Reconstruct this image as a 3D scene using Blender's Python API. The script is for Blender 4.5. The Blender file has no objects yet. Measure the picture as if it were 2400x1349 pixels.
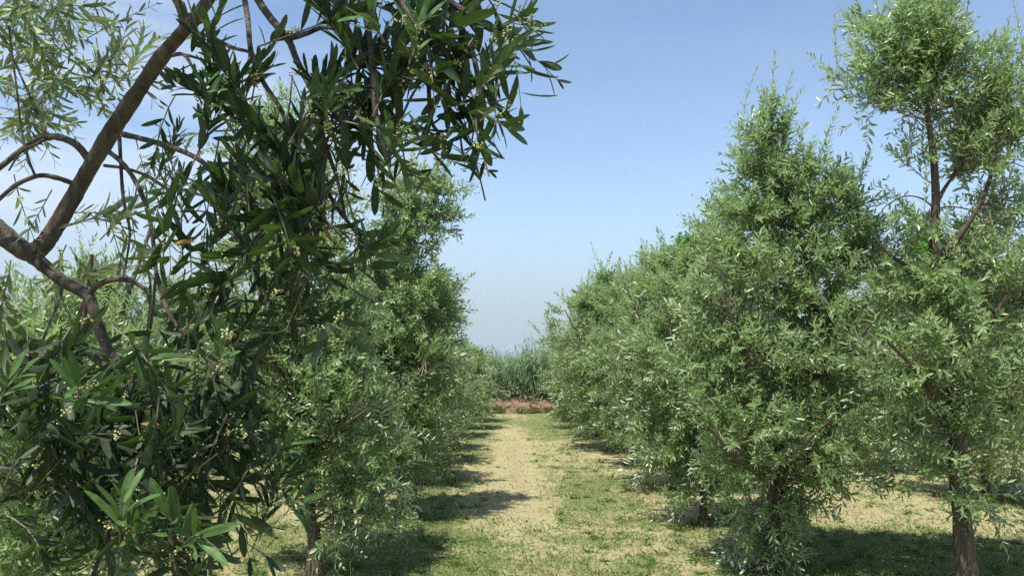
import bpy, math, random
import numpy as np
from mathutils import Vector
R = math.radians
sc = bpy.context.scene
col = sc.collection

# ------------------------------------------------------------------ camera
CAM_H = 1.9
F = 2000.0                       # focal length in pixels of the 2400 px wide photograph
PITCH = math.atan(158.5 / F)
cd = bpy.data.cameras.new('camera')
cam = bpy.data.objects.new('camera', cd); col.objects.link(cam)
cam.location = (0, 0, CAM_H)
cam.rotation_euler = (R(90) + PITCH, 0, 0)
cd.sensor_width = 36; cd.lens = 36 * F / 2400
cd.clip_start = 0.05; cd.clip_end = 30000
sc.camera = cam

# ------------------------------------------------------------------ world
SUN_EL = R(65)
SUN_DIR = Vector((-0.50 * math.cos(SUN_EL), -0.866 * math.cos(SUN_EL), math.sin(SUN_EL)))   # towards the sun
w = bpy.data.worlds.new('World'); sc.world = w; w.use_nodes = True
nt = w.node_tree; nt.nodes.clear()
N = nt.nodes.new; L = nt.links.new
sky = N('ShaderNodeTexSky'); sky.sky_type = 'NISHITA'; sky.sun_disc = False
sky.sun_elevation = SUN_EL
sky.sun_rotation = math.atan2(SUN_DIR.x, SUN_DIR.y)
sky.altitude = 50; sky.air_density = 1.0; sky.dust_density = 0.3; sky.ozone_density = 2.0
tc = N('ShaderNodeTexCoord')
# thin high cloud, brighter towards the lower left of the sky
mp = N('ShaderNodeMapping'); mp.inputs['Scale'].default_value = (1.3, 1.3, 6.0)
L(tc.outputs['Generated'], mp.inputs['Vector'])
nz = N('ShaderNodeTexNoise'); nz.inputs['Scale'].default_value = 2.2; nz.inputs['Detail'].default_value = 6; nz.inputs['Roughness'].default_value = 0.55
L(mp.outputs['Vector'], nz.inputs['Vector'])
cr = N('ShaderNodeMapRange'); cr.inputs['From Min'].default_value = 0.33; cr.inputs['From Max'].default_value = 0.72
cr.inputs['To Min'].default_value = 0.0; cr.inputs['To Max'].default_value = 0.95
L(nz.outputs['Fac'], cr.inputs['Value'])
sep = N('ShaderNodeSeparateXYZ'); L(tc.outputs['Generated'], sep.inputs['Vector'])
lf = N('ShaderNodeMapRange'); lf.inputs['From Min'].default_value = 0.0; lf.inputs['From Max'].default_value = -0.32
lf.inputs['To Min'].default_value = 0.10; lf.inputs['To Max'].default_value = 1.0
L(sep.outputs['X'], lf.inputs['Value'])
mm = N('ShaderNodeMath'); mm.operation = 'MULTIPLY'; L(cr.outputs[0], mm.inputs[0]); L(lf.outputs[0], mm.inputs[1])
mixc = N('ShaderNodeMix'); mixc.data_type = 'RGBA'
L(mm.outputs[0], mixc.inputs['Factor']); L(sky.outputs[0], mixc.inputs['A']); mixc.inputs['B'].default_value = (4.7, 5.1, 5.7, 1)
# pale blue-grey haze band low over the horizon
hz = N('ShaderNodeMapRange'); hz.interpolation_type = 'SMOOTHSTEP'; hz.inputs['From Min'].default_value = -0.01; hz.inputs['From Max'].default_value = 0.22
hz.inputs['To Min'].default_value = 0.9; hz.inputs['To Max'].default_value = 0.0; L(sep.outputs['Z'], hz.inputs['Value'])
mixh = N('ShaderNodeMix'); mixh.data_type = 'RGBA'; L(hz.outputs[0], mixh.inputs['Factor']); L(mixc.outputs['Result'], mixh.inputs['A']); mixh.inputs['B'].default_value = (2.0, 2.6, 3.1, 1)
bg = N('ShaderNodeBackground'); bg.inputs['Strength'].default_value = 0.10
L(mixh.outputs['Result'], bg.inputs['Color'])
wo = N('ShaderNodeOutputWorld'); L(bg.outputs[0], wo.inputs[0])

ld = bpy.data.lights.new('sun', 'SUN'); ld.energy = 4.0; ld.angle = R(0.53); ld.color = (1.0, 0.95, 0.86)
lo = bpy.data.objects.new('sun', ld); col.objects.link(lo)
lo.rotation_euler = SUN_DIR.to_track_quat('Z', 'Y').to_euler()
lo.location = (0, 0, 30)

sc.view_settings.view_transform = 'Standard'; sc.view_settings.look = 'None'
sc.view_settings.exposure = 0.92; sc.view_settings.gamma = 1.0
sc.cycles.max_bounces = 6; sc.cycles.diffuse_bounces = 4; sc.cycles.glossy_bounces = 2
sc.cycles.transmission_bounces = 3; sc.cycles.volume_bounces = 0
try: sc.cycles.use_denoising = False
except Exception: pass

# ------------------------------------------------------------------ helpers
rng = np.random.default_rng(7)
UP = np.array([0, 0, 1.0])
cp, sp_ = math.cos(PITCH), math.sin(PITCH)

def P(px, py, d):
    """the point of the place that stands d metres ahead and appears at px,py of the photograph"""
    a = (px - 1200) / F; b = (674.5 - py) / F
    v = np.array([a, cp - b * sp_, sp_ + b * cp])
    v = v * (d / v[1])
    return v + np.array([0, 0, CAM_H])

def unit(v):
    return v / np.maximum(np.linalg.norm(v, axis=-1, keepdims=True), 1e-9)

def hash2(ix, iy, s):
    h = (ix.astype(np.int64) * 374761393 + iy.astype(np.int64) * 668265263 + s * 982451653) & 0xffffffff
    h = ((h ^ (h >> 13)) * 1274126177) & 0xffffffff
    return ((h ^ (h >> 16)) & 0xffff) / 65535.0

def vnoise(x, y, s=0):
    ix = np.floor(x); iy = np.floor(y); fx = x - ix; fy = y - iy
    fx = fx * fx * (3 - 2 * fx); fy = fy * fy * (3 - 2 * fy)
    a = hash2(ix, iy, s); b = hash2(ix + 1, iy, s); c = hash2(ix, iy + 1, s); d = hash2(ix + 1, iy + 1, s)
    return (a * (1 - fx) + b * fx) * (1 - fy) + (c * (1 - fx) + d * fx) * fy

def fbm(x, y, s=0, o=4):
    t = 0; a = 0.5; n = 0
    for k in range(o):
        t = t + a * vnoise(x * 2**k + 17.3 * k, y * 2**k - 9.1 * k, s + k); n += a; a *= 0.55
    return t / n

def mesh_from(name, verts, faces, mats=(), attr=None, smooth=True, fmat=None):
    """verts (n,3); faces (m,4) or (m,3) array; attr: dict of name -> per-vertex float"""
    me = bpy.data.meshes.new(name)
    verts = np.asarray(verts, dtype=np.float32); faces = np.asarray(faces, dtype=np.int32)
    k = faces.shape[1]
    me.vertices.add(len(verts)); me.vertices.foreach_set('co', verts.ravel())
    me.loops.add(faces.size); me.loops.foreach_set('vertex_index', faces.ravel())
    me.polygons.add(len(faces)); me.polygons.foreach_set('loop_start', np.arange(0, faces.size, k, dtype=np.int32))
    try: me.polygons.foreach_set('loop_total', np.full(len(faces), k, dtype=np.int32))
    except Exception: pass
    if fmat is not None: me.polygons.foreach_set('material_index', np.asarray(fmat, dtype=np.int32))
    me.polygons.foreach_set('use_smooth', np.full(len(faces), smooth, dtype=bool))
    for an, av in (attr or {}).items():
        at = me.attributes.new(an, 'FLOAT', 'POINT'); at.data.foreach_set('value', np.asarray(av, dtype=np.float32))
    for m in mats: me.materials.append(m)
    me.update(calc_edges=True)
    return me

def link(name, me, parent=None, loc=None):
    o = bpy.data.objects.new(name, me); col.objects.link(o)
    if parent is not None: o.parent = parent
    if loc is not None: o.location = loc
    return o

def tag(o, label=None, cat=None, group=None, kind=None):
    if label: o['label'] = label
    if cat: o['category'] = cat
    if group: o['group'] = group
    if kind: o['kind'] = kind
    return o

def thing(name, loc, label, cat, group=None):
    o = bpy.data.objects.new(name, None); col.objects.link(o); o.location = loc; o.empty_display_size = 0.3
    return tag(o, label, cat, group)

def copy_thing(src, loc, rot, scale, label):
    c = src.copy(); col.objects.link(c); c.location = loc; c.rotation_euler = (0, 0, rot); c.scale = scale
    c['label'] = label
    for ch in list(src.children):
        d = ch.copy(); col.objects.link(d); d.parent = c
    return c

def catmull(pts, n):
    p = np.asarray(pts, float)
    p = np.vstack([2 * p[0] - p[1], p, 2 * p[-1] - p[-2]])
    out = []
    for i in range(1, len(p) - 2):
        for t in np.linspace(0, 1, n, endpoint=False):
            a, b, c, d = p[i-1], p[i], p[i+1], p[i+2]
            out.append(0.5 * (2*b + (c-a)*t + (2*a-5*b+4*c-d)*t*t + (3*b-a-3*c+d)*t**3))
    out.append(p[-2]); return np.array(out)

class Tubes:
    def __init__(s): s.V = []; s.Fq = []; s.n = 0
    def batch(s, Pt, Rd, sides=4, jit=0.0):
        """Pt (N,M,3) centre lines, Rd (N,M) radii"""
        Nn, M = Rd.shape
        if Nn == 0: return
        T = np.gradient(Pt, axis=1); T = unit(T)
        ref = np.where(np.abs(T[..., 2:3]) > 0.8, np.array([1.0, 0, 0]), UP)
        # one steady reference per tube keeps the rings from twisting
        m = np.abs(T[..., 2]).mean(1) > 0.75
        ref = np.where(m[:, None, None], np.array([0.9, 0.43, 0.0]), UP) * np.ones_like(T)
        A = unit(np.cross(T, ref)); B = np.cross(T, A)
        an = np.arange(sides) / sides * 2 * np.pi
        r = Rd[..., None, None]
        if jit: r = r * (1 + jit * (rng.random((Nn, M, sides, 1)) - 0.5))
        ring = Pt[:, :, None, :] + r * (A[:, :, None, :] * np.cos(an)[None, None, :, None] + B[:, :, None, :] * np.sin(an)[None, None, :, None])
        base = s.n + (np.arange(Nn) * M * sides)[:, None, None]
        i = np.arange(M - 1)[None, :, None] * sides; k = np.arange(sides)[None, None, :]; k2 = (k + 1) % sides
        q = np.stack([base + i + k, base + i + k2, base + i + sides + k2, base + i + sides + k], -1)
        s.V.append(ring.reshape(-1, 3)); s.Fq.append(q.reshape(-1, 4)); s.n += Nn * M * sides
    def one(s, pts, r0, r1, sides=10, n=6, jit=0.12, power=1.0, knots=0):
        c = catmull(pts, n)
        t = np.linspace(0, 1, len(c))
        rd = r0 + (r1 - r0) * t ** power
        if knots:
            for _ in range(knots):
                k = rng.random(); rd = rd * (1 + 0.16 * np.exp(-((t - k) / 0.025) ** 2))
        s.batch(c[None], rd[None], sides, jit)
        return c
    def mesh(s, name, mat):
        return mesh_from(name, np.vstack(s.V), np.vstack(s.Fq), [mat])

# leaf templates: (x across, y along, z bend, fold) in leaf units
def leaf_template(fine):
    if fine:
        t = np.array([0.0, 0.12, 0.32, 0.55, 0.78, 0.92, 1.0]); wd = np.array([0.08, 0.45, 0.86, 1.0, 0.88, 0.56, 0.10]) * 0.5
        v = []; f = []
        for k in range(len(t)):
            v += [(-wd[k], t[k]), (0, t[k]), (wd[k], t[k])]
        for k in range(len(t) - 1):
            a = 3 * k
            f += [(a, a+1, a+4, a+3), (a+1, a+2, a+5, a+4)]
        return np.array(v), np.array(f)
    v = np.array([(0, 0), (0.42, 0.3), (0.40, 0.68), (0, 1.0), (-0.40, 0.68), (-0.42, 0.3)])
    f = np.array([(0, 1, 2, 3), (0, 3, 4, 5)])
    return v, f

class Leaves:
    def __init__(s): s.a = []
    def add(s, pos, d, n, ln, wd, tint, bend):
        s.a.append((pos, d, n, ln, wd, tint, bend))
    def mesh(s, name, mat, fine=False):
        pos, d, n, ln, wd, tint, bend = [np.concatenate([x[i] for x in s.a]) for i in range(7)]
        d = unit(d); n = unit(n - (n * d).sum(-1, keepdims=True) * d); sd = np.cross(d, n)
        v, f = leaf_template(fine)
        x = v[:, 0][None, :, None]; y = v[:, 1][None, :, None]
        W = wd[:, None, None]; Ln = ln[:, None, None]
        z = Ln * bend[:, None, None] * (y ** 2) * -1.0 + np.abs(x) * W * 0.28
        V = pos[:, None, :] + sd[:, None, :] * x * W + d[:, None, :] * y * Ln + n[:, None, :] * z
        K = len(v); Nn = len(pos)
        Fc = (np.arange(Nn) * K)[:, None, None] + f[None]
        at = {'tint': np.repeat(tint, K), 'mid': np.tile(np.abs(v[:, 0]) * 2, Nn)}
        return mesh_from(name, V.reshape(-1, 3), Fc.reshape(-1, 4), [mat], at)

def shoots(start, dirn, length, npair, leaf_len, lv, tb, droop=0.25, r0=0.0018, spread=(38, 62), tintb=0.0, seg=5, upb=0.4, wr=(0.24, 0.34), rise=0.0):
    """grow N shoots with opposite leaf pairs; start,dirn (N,3); length (N,)"""
    Nn = len(start)
    if Nn == 0: return None
    dirn = unit(dirn)
    t = np.linspace(0, 1, seg)
    side = unit(np.cross(dirn, UP + 0.01)); bendv = (rng.normal(size=(Nn, 3)) * 0.12)
    g = np.array([0, 0, -1.0]) * droop
    pts = start[:, None, :] + length[:, None, None] * (dirn[:, None, :] * t[None, :, None] + (g + bendv)[:, None, :] * (t ** 2)[None, :, None])
    rd = r0 * (1 - 0.65 * t)[None, :] * np.ones((Nn, 1))
    if tb is not None: tb.batch(pts, rd, 3)
    # leaves
    k = (np.arange(npair) + 0.6) / npair
    k = 0.08 + 0.92 * k
    kk = k[None, :] + (rng.random((Nn, npair)) - 0.5) * 0.5 / npair
    kk = np.clip(kk, 0, 1)
    base = start[:, None, :] + length[:, None, None] * (dirn[:, None, :] * kk[..., None] + (g + bendv)[:, None, :] * (kk ** 2)[..., None])
    ax = unit(dirn[:, None, :] + 2 * (g + bendv)[:, None, :] * kk[..., None])
    A = unit(np.cross(ax, UP + np.array([0.02, 0.01, 0]))); B = np.cross(ax, A)
    ph = rng.random(Nn)[:, None] * 6.28 + (np.arange(npair) * (np.pi / 2))[None, :] + rng.normal(size=(Nn, npair)) * 0.3
    tint0 = rng.random(Nn)[:, None] * 0.5 + tintb
    for sgn in (0, np.pi):
        a = ph + sgn + rng.normal(size=ph.shape) * 0.2
        rad = A[:, :] * np.cos(a)[..., None] + B * np.sin(a)[..., None]
        al = np.radians(rng.uniform(spread[0], spread[1], ph.shape)) * (1 - 0.45 * (kk > 0.9))
        d = ax * np.cos(al)[..., None] + rad * np.sin(al)[..., None]
        n = ax * np.sin(al)[..., None] - rad * np.cos(al)[..., None]
        d = d + UP * rise
        n = n + upb * UP + rng.normal(size=n.shape) * 0.22
        prof = 0.72 + 0.45 * np.sin(np.pi * np.clip(kk, 0, 1)) - 0.22 * (kk > 0.93)
        ln = leaf_len * prof * rng.uniform(0.8, 1.2, ph.shape)
        wd = ln * rng.uniform(wr[0], wr[1], ph.shape)
        keep = rng.random(ph.shape) < 0.93
        lv.add(base[keep], d[keep], n[keep], ln[keep], wd[keep], np.clip(tint0 + rng.random(ph.shape) * 0.5, 0, 1)[keep], rng.uniform(-0.05, 0.22, ph.shape)[keep])
    return pts

# ------------------------------------------------------------------ materials
def new_mat(name):
    m = bpy.data.materials.new(name); m.use_nodes = True
    t = m.node_tree; t.nodes.clear(); return m, t

def leaf_mat(name, front, front2, back, back2, trans, rough=0.42, tw=0.3):
    m, t = new_mat(name); n = t.nodes.new; l = t.links.new
    at = n('ShaderNodeAttribute'); at.attribute_name = 'tint'
    md = n('ShaderNodeAttribute'); md.attribute_name = 'mid'
    geo = n('ShaderNodeNewGeometry')
    cf = n('ShaderNodeMix'); cf.data_type = 'RGBA'; cf.inputs['A'].default_value = (*front, 1); cf.inputs['B'].default_value = (*front2, 1); l(at.outputs['Fac'], cf.inputs['Factor'])
    # pale midrib down the middle of each leaf
    mr = n('ShaderNodeMapRange'); mr.inputs['From Min'].default_value = 0.0; mr.inputs['From Max'].default_value = 0.16
    mr.inputs['To Min'].default_value = 0.35; mr.inputs['To Max'].default_value = 0.0; l(md.outputs['Fac'], mr.inputs['Value'])
    cm = n('ShaderNodeMix'); cm.data_type = 'RGBA'; l(mr.outputs[0], cm.inputs['Factor']); l(cf.outputs['Result'], cm.inputs['A'])
    cm.inputs['B'].default_value = (0.16, 0.22, 0.09, 1)
    cb = n('ShaderNodeMix'); cb.data_type = 'RGBA'; cb.inputs['A'].default_value = (*back, 1); cb.inputs['B'].default_value = (*back2, 1); l(at.outputs['Fac'], cb.inputs['Factor'])
    cc = n('ShaderNodeMix'); cc.data_type = 'RGBA'; l(geo.outputs['Backfacing'], cc.inputs['Factor']); l(cm.outputs['Result'], cc.inputs['A']); l(cb.outputs['Result'], cc.inputs['B'])
    # dust, scars and mottling on the blades
    tcn = n('ShaderNodeTexCoord'); nz = n('ShaderNodeTexNoise'); nz.inputs['Scale'].default_value = 110; nz.inputs['Detail'].default_value = 3; l(tcn.outputs['Object'], nz.inputs['Vector'])
    vr = n('ShaderNodeMapRange'); vr.inputs['From Min'].default_value = 0.3; vr.inputs['From Max'].default_value = 0.72; vr.inputs['To Min'].default_value = 0.72; vr.inputs['To Max'].default_value = 1.45; l(nz.outputs['Fac'], vr.inputs['Value'])
    hs = n('ShaderNodeHueSaturation'); l(vr.outputs[0], hs.inputs['Value']); l(cc.outputs['Result'], hs.inputs['Color'])
    p = n('ShaderNodeBsdfPrincipled'); l(hs.outputs['Color'], p.inputs['Base Color'])
    p.inputs['Roughness'].default_value = rough
    p.inputs['IOR'].default_value = 1.34 if 'near' in name else 1.45
    tr = n('ShaderNodeBsdfTranslucent'); tr.inputs['Color'].default_value = (*trans, 1)
    mx = n('ShaderNodeMixShader'); mx.inputs[0].default_value = tw; l(p.outputs[0], mx.inputs[1]); l(tr.outputs[0], mx.inputs[2])
    o = n('ShaderNodeOutputMaterial'); l(mx.outputs[0], o.inputs[0])
    return m

M_leaf = leaf_mat('olive_leaf', (0.058, 0.115, 0.035), (0.245, 0.330, 0.148), (0.29, 0.345, 0.22), (0.56, 0.60, 0.46), (0.38, 0.58, 0.15), 0.30, 0.31)
M_leaf_shaded = leaf_mat('olive_leaf_near', (0.007, 0.016, 0.007), (0.062, 0.125, 0.032), (0.018, 0.030, 0.016), (0.095, 0.140, 0.070), (0.10, 0.22, 0.03), 0.50, 0.17)  # near leaf darkened: the shade it hangs in is put into its colours
M_leaf_far = leaf_mat('olive_leaf_far', (0.070, 0.122, 0.041), (0.245, 0.330, 0.148), (0.29, 0.35, 0.22), (0.52, 0.56, 0.42), (0.38, 0.57, 0.15), 0.36, 0.31)
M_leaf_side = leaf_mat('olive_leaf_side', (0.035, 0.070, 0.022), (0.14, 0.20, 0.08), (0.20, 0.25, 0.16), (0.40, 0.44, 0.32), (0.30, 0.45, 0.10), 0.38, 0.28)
M_broad = leaf_mat('broad_leaf', (0.035, 0.12, 0.015), (0.075, 0.20, 0.03), (0.06, 0.15, 0.03), (0.09, 0.20, 0.05), (0.14, 0.38, 0.03), 0.45, 0.35)
M_cane = leaf_mat('cane_leaf', (0.08, 0.16, 0.045), (0.24, 0.32, 0.14), (0.08, 0.15, 0.06), (0.14, 0.21, 0.10), (0.12, 0.28, 0.06), 0.5, 0.3)
M_yellow = leaf_mat('yellow_leaf', (0.28, 0.15, 0.02), (0.34, 0.20, 0.025), (0.3, 0.17, 0.03), (0.34, 0.21, 0.04), (0.4, 0.24, 0.02), 0.5, 0.35)
M_grass = leaf_mat('green_grass', (0.08, 0.130, 0.028), (0.19, 0.225, 0.070), (0.08, 0.130, 0.028), (0.19, 0.225, 0.070), (0.20, 0.32, 0.05), 0.6, 0.3)
M_weed = leaf_mat('weed_leaf', (0.05, 0.13, 0.025), (0.10, 0.20, 0.04), (0.06, 0.13, 0.03), (0.10, 0.2, 0.05), (0.12, 0.30, 0.04), 0.5, 0.3)
M_litter = leaf_mat('fallen_leaf', (0.12, 0.08, 0.04), (0.28, 0.21, 0.12), (0.22, 0.18, 0.12), (0.34, 0.28, 0.2), (0.1, 0.06, 0.03), 0.7, 0.1)
M_straw = leaf_mat('dry_grass', (0.30, 0.25, 0.13), (0.50, 0.43, 0.25), (0.30, 0.25, 0.13), (0.50, 0.43, 0.25), (0.4, 0.33, 0.17), 0.7, 0.2)

def bark_mat(name, c1, c2, scale=18, bump=0.6):
    m, t = new_mat(name); n = t.nodes.new; l = t.links.new
    tcn = n('ShaderNodeTexCoord')
    mp = n('ShaderNodeMapping'); mp.inputs['Scale'].default_value = (1, 1, 0.22); l(tcn.outputs['Object'], mp.inputs['Vector'])
    nz = n('ShaderNodeTexNoise'); nz.inputs['Scale'].default_value = scale; nz.inputs['Detail'].default_value = 8; nz.inputs['Roughness'].default_value = 0.65
    l(mp.outputs['Vector'], nz.inputs['Vector'])
    nz2 = n('ShaderNodeTexNoise'); nz2.inputs['Scale'].default_value = scale * 5; nz2.inputs['Detail'].default_value = 4
    l(mp.outputs['Vector'], nz2.inputs['Vector'])
    mr = n('ShaderNodeMapRange'); mr.inputs['From Min'].default_value = 0.35; mr.inputs['From Max'].default_value = 0.65; l(nz.outputs['Fac'], mr.inputs['Value'])
    mx = n('ShaderNodeMix'); mx.data_type = 'RGBA'; mx.inputs['A'].default_value = (*c1, 1); mx.inputs['B'].default_value = (*c2, 1); l(mr.outputs[0], mx.inputs['Factor'])
    p = n('ShaderNodeBsdfPrincipled'); p.inputs['Roughness'].default_value = 0.85; l(mx.outputs['Result'], p.inputs['Base Color'])
    ad = n('ShaderNodeMath'); ad.operation = 'ADD'; l(nz.outputs['Fac'], ad.inputs[0]); l(nz2.outputs['Fac'], ad.inputs[1])
    b = n('ShaderNodeBump'); b.inputs['Strength'].default_value = bump; b.inputs['Distance'].default_value = 0.01; l(ad.outputs[0], b.inputs['Height']); l(b.outputs[0], p.inputs['Normal'])
    o = n('ShaderNodeOutputMaterial'); l(p.outputs[0], o.inputs[0]); return m

M_bark = bark_mat('olive_bark', (0.035, 0.026, 0.018), (0.13, 0.095, 0.065), 22, 0.9)
M_bark_near = bark_mat('olive_branch_bark', (0.022, 0.018, 0.013), (0.13, 0.105, 0.075), 30, 1.2)
M_twig = bark_mat('olive_twig', (0.10, 0.09, 0.062), (0.22, 0.20, 0.14), 40, 0.2)
M_bud = bark_mat('olive_bud', (0.36, 0.40, 0.14), (0.50, 0.52, 0.22), 60, 0.1)

def ground_mat():
    m, t = new_mat('orchard_ground'); n = t.nodes.new; l = t.links.new
    tcn = n('ShaderNodeTexCoord')
    g = n('ShaderNodeAttribute'); g.attribute_name = 'green'
    b = n('ShaderNodeAttribute'); b.attribute_name = 'bare'
    far = n('ShaderNodeAttribute'); far.attribute_name = 'far'
    def noise(s, d=6, r=0.6, st=None):
        x = n('ShaderNodeTexNoise'); x.inputs['Scale'].default_value = s; x.inputs['Detail'].default_value = d; x.inputs['Roughness'].default_value = r
        if st:
            mpp = n('ShaderNodeMapping'); mpp.inputs['Scale'].default_value = st; l(tcn.outputs['Object'], mpp.inputs['Vector']); l(mpp.outputs['Vector'], x.inputs['Vector'])
        else: l(tcn.outputs['Object'], x.inputs['Vector'])
        return x
    def mix(f, a, bb):
        x = n('ShaderNodeMix'); x.data_type = 'RGBA'
        for s, v in (('Factor', f), ('A', a), ('B', bb)):
            if isinstance(v, tuple): x.inputs[s].default_value = (*v, 1)
            else: l(v, x.inputs[s])
        return x.outputs['Result']
    def mr(v, a, bb, c=0.0, d=1.0):
        x = n('ShaderNodeMapRange'); x.inputs['From Min'].default_value = a; x.inputs['From Max'].default_value = bb
        x.inputs['To Min'].default_value = c; x.inputs['To Max'].default_value = d; l(v, x.inputs['Value']); return x.outputs[0]
    n1 = noise(9, 8, 0.7); n2 = noise(60, 5, 0.7); n3 = noise(2.2, 5)
    straw = mix(mr(n2.outputs['Fac'], 0.3, 0.7), (0.25, 0.215, 0.105), (0.46, 0.40, 0.22))
    straw = mix(mr(n1.outputs['Fac'], 0.42, 0.7, 0, 0.6), straw, (0.24, 0.205, 0.10))
    straw = mix(mr(n3.outputs['Fac'], 0.4, 0.65, 0, 0.45), straw, (0.36, 0.35, 0.16))
    grn = mix(mr(n2.outputs['Fac'], 0.3, 0.7), (0.095, 0.125, 0.032), (0.22, 0.235, 0.085))
    ad = n('ShaderNodeMath'); ad.operation = 'ADD'; l(g.outputs['Fac'], ad.inputs[0]); l(mr(n1.outputs['Fac'], 0.3, 0.7, -0.3, 0.3), ad.inputs[1])
    c = mix(mr(ad.outputs[0], 0.35, 0.75), straw, grn)
    ad2 = n('ShaderNodeMath'); ad2.operation = 'ADD'; l(b.outputs['Fac'], ad2.inputs[0]); l(mr(n1.outputs['Fac'], 0.3, 0.7, -0.2, 0.2), ad2.inputs[1])
    c = mix(mr(ad2.outputs[0], 0.35, 0.9, 0, 0.75), c, (0.31, 0.23, 0.145))
    field = mix(mr(noise(0.02, 4).outputs['Fac'], 0.45, 0.6), (0.07, 0.10, 0.045), (0.13, 0.14, 0.075))
    c = mix(far.outputs['Fac'], c, field)
    p = n('ShaderNodeBsdfPrincipled'); p.inputs['Roughness'].default_value = 0.95; l(c, p.inputs['Base Color'])
    bp = n('ShaderNodeBump'); bp.inputs['Strength'].default_value = 0.7; bp.inputs['Distance'].default_value = 0.03; l(n2.outputs['Fac'], bp.inputs['Height']); l(bp.outputs[0], p.inputs['Normal'])
    o = n('ShaderNodeOutputMaterial'); l(p.outputs[0], o.inputs[0]); return m
M_ground = ground_mat()

def simple_noise_mat(name, c1, c2, scale, rough=0.9, bump=0.5, dist=0.05):
    m, t = new_mat(name); n = t.nodes.new; l = t.links.new
    tcn = n('ShaderNodeTexCoord'); nz = n('ShaderNodeTexNoise'); nz.inputs['Scale'].default_value = scale; nz.inputs['Detail'].default_value = 8; nz.inputs['Roughness'].default_value = 0.7
    l(tcn.outputs['Object'], nz.inputs['Vector'])
    mrn = n('ShaderNodeMapRange'); mrn.inputs['From Min'].default_value = 0.35; mrn.inputs['From Max'].default_value = 0.65; l(nz.outputs['Fac'], mrn.inputs['Value'])
    mx = n('ShaderNodeMix'); mx.data_type = 'RGBA'; mx.inputs['A'].default_value = (*c1, 1); mx.inputs['B'].default_value = (*c2, 1); l(mrn.outputs[0], mx.inputs['Factor'])
    p = n('ShaderNodeBsdfPrincipled'); p.inputs['Roughness'].default_value = rough; l(mx.outputs['Result'], p.inputs['Base Color'])
    b = n('ShaderNodeBump'); b.inputs['Strength'].default_value = bump; b.inputs['Distance'].default_value = dist; l(nz.outputs['Fac'], b.inputs['Height']); l(b.outputs[0], p.inputs['Normal'])
    o = n('ShaderNodeOutputMaterial'); l(p.outputs[0], o.inputs[0]); return m
M_clay = simple_noise_mat('red_clay', (0.10, 0.065, 0.040), (0.27, 0.175, 0.11), 5.0, 0.95, 0.9, 0.12)
M_hill = simple_noise_mat('hill_scrub', (0.06, 0.09, 0.05), (0.10, 0.13, 0.07), 0.01)

# ------------------------------------------------------------------ ground
def path_c(y): return 0.20 + 0.12 * np.sin(y * 0.22 + 0.6) - 0.004 * (y - 7)
def relief(x, y):
    near = np.clip(1 - (np.hypot(x, y - 14) - 26) / 20, 0, 1)
    return near * (0.05 * (fbm(x * 0.35, y * 0.35, 3) - 0.5) + 0.03 * (fbm(x * 2.1, y * 2.1, 9) - 0.5))
def masks(x, y):
    g = 0.40 + 1.2 * (fbm(x * 0.9, y * 0.55, 21, 5) - 0.47) + 0.9 * (fbm(x * 5, y * 4, 24, 3) - 0.5)
    pc = path_c(y)
    strip = np.exp(-((x - pc + 0.08) / (0.40 + 0.25 * np.clip((9 - y) / 3, 0, 1))) ** 2)
    g = g - 0.30 * strip
    g = g + 0.16 * np.exp(-((x - pc - 0.95) / 0.6) ** 2) * np.clip((y - 9) / 4, 0, 1)      # greener beside the track
    g = g + 0.30 * np.exp(-((x + 1.2) / 0.6) ** 2)
    g = g + 0.55 * np.exp(-(((x + 0.9) / 0.7) ** 2 + ((y - 7.3) / 0.75) ** 2))               # lush bottom left
    g = g + 0.30 * np.exp(-(((x - 1.4) / 1.3) ** 2 + ((y - 7.3) / 0.8) ** 2))
    g = g + 0.5 * np.exp(-((x - 3.6) / 1.3) ** 2) * np.exp(-((y - 8) / 1.5) ** 2)
    g = g + 0.42 * (1 / (1 + np.exp(-(y - 23.4) * 2.5)))                                     # weedy strip before the bank
    g = g - 0.12 * (1 / (1 + np.exp(-(np.abs(x - 4.6) * -1 + 1.0) * 4))) * (y > 9)
    bare = np.exp(-((x - pc + 0.02) / 0.2) ** 2) * (0.15 + 0.8 * fbm(x * 0.8, y * 0.5, 33))
    bare = bare + 0.25 * np.exp(-(np.abs(x - 4.5) / 0.8) ** 2) * (y > 9)
    return g, bare

def grid_mesh(name, xs, ys, zoff, mat, keep=None):
    X, Y = np.meshgrid(xs, ys)
    Z = relief(X, Y) + zoff
    g, b = masks(X, Y)
    far = np.clip((np.hypot(X, Y - 10) - 45) / 20, 0, 1)
    nx, ny = len(xs), len(ys)
    i = np.arange(ny - 1)[:, None] * nx + np.arange(nx - 1)[None, :]
    f = np.stack([i, i + 1, i + nx + 1, i + nx], -1)
    if keep is not None: f = f[keep(0.5 * (X[:-1, :-1] + X[1:, 1:]), 0.5 * (Y[:-1, :-1] + Y[1:, 1:]))]
    f = f.reshape(-1, 4)
    V = np.stack([X, Y, Z], -1).reshape(-1, 3)
    u, inv = np.unique(f, return_inverse=True)
    return mesh_from(name, V[u], inv.reshape(-1, 4), [mat], {'green': g.ravel()[u], 'bare': b.ravel()[u], 'far': far.ravel()[u]})

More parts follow.
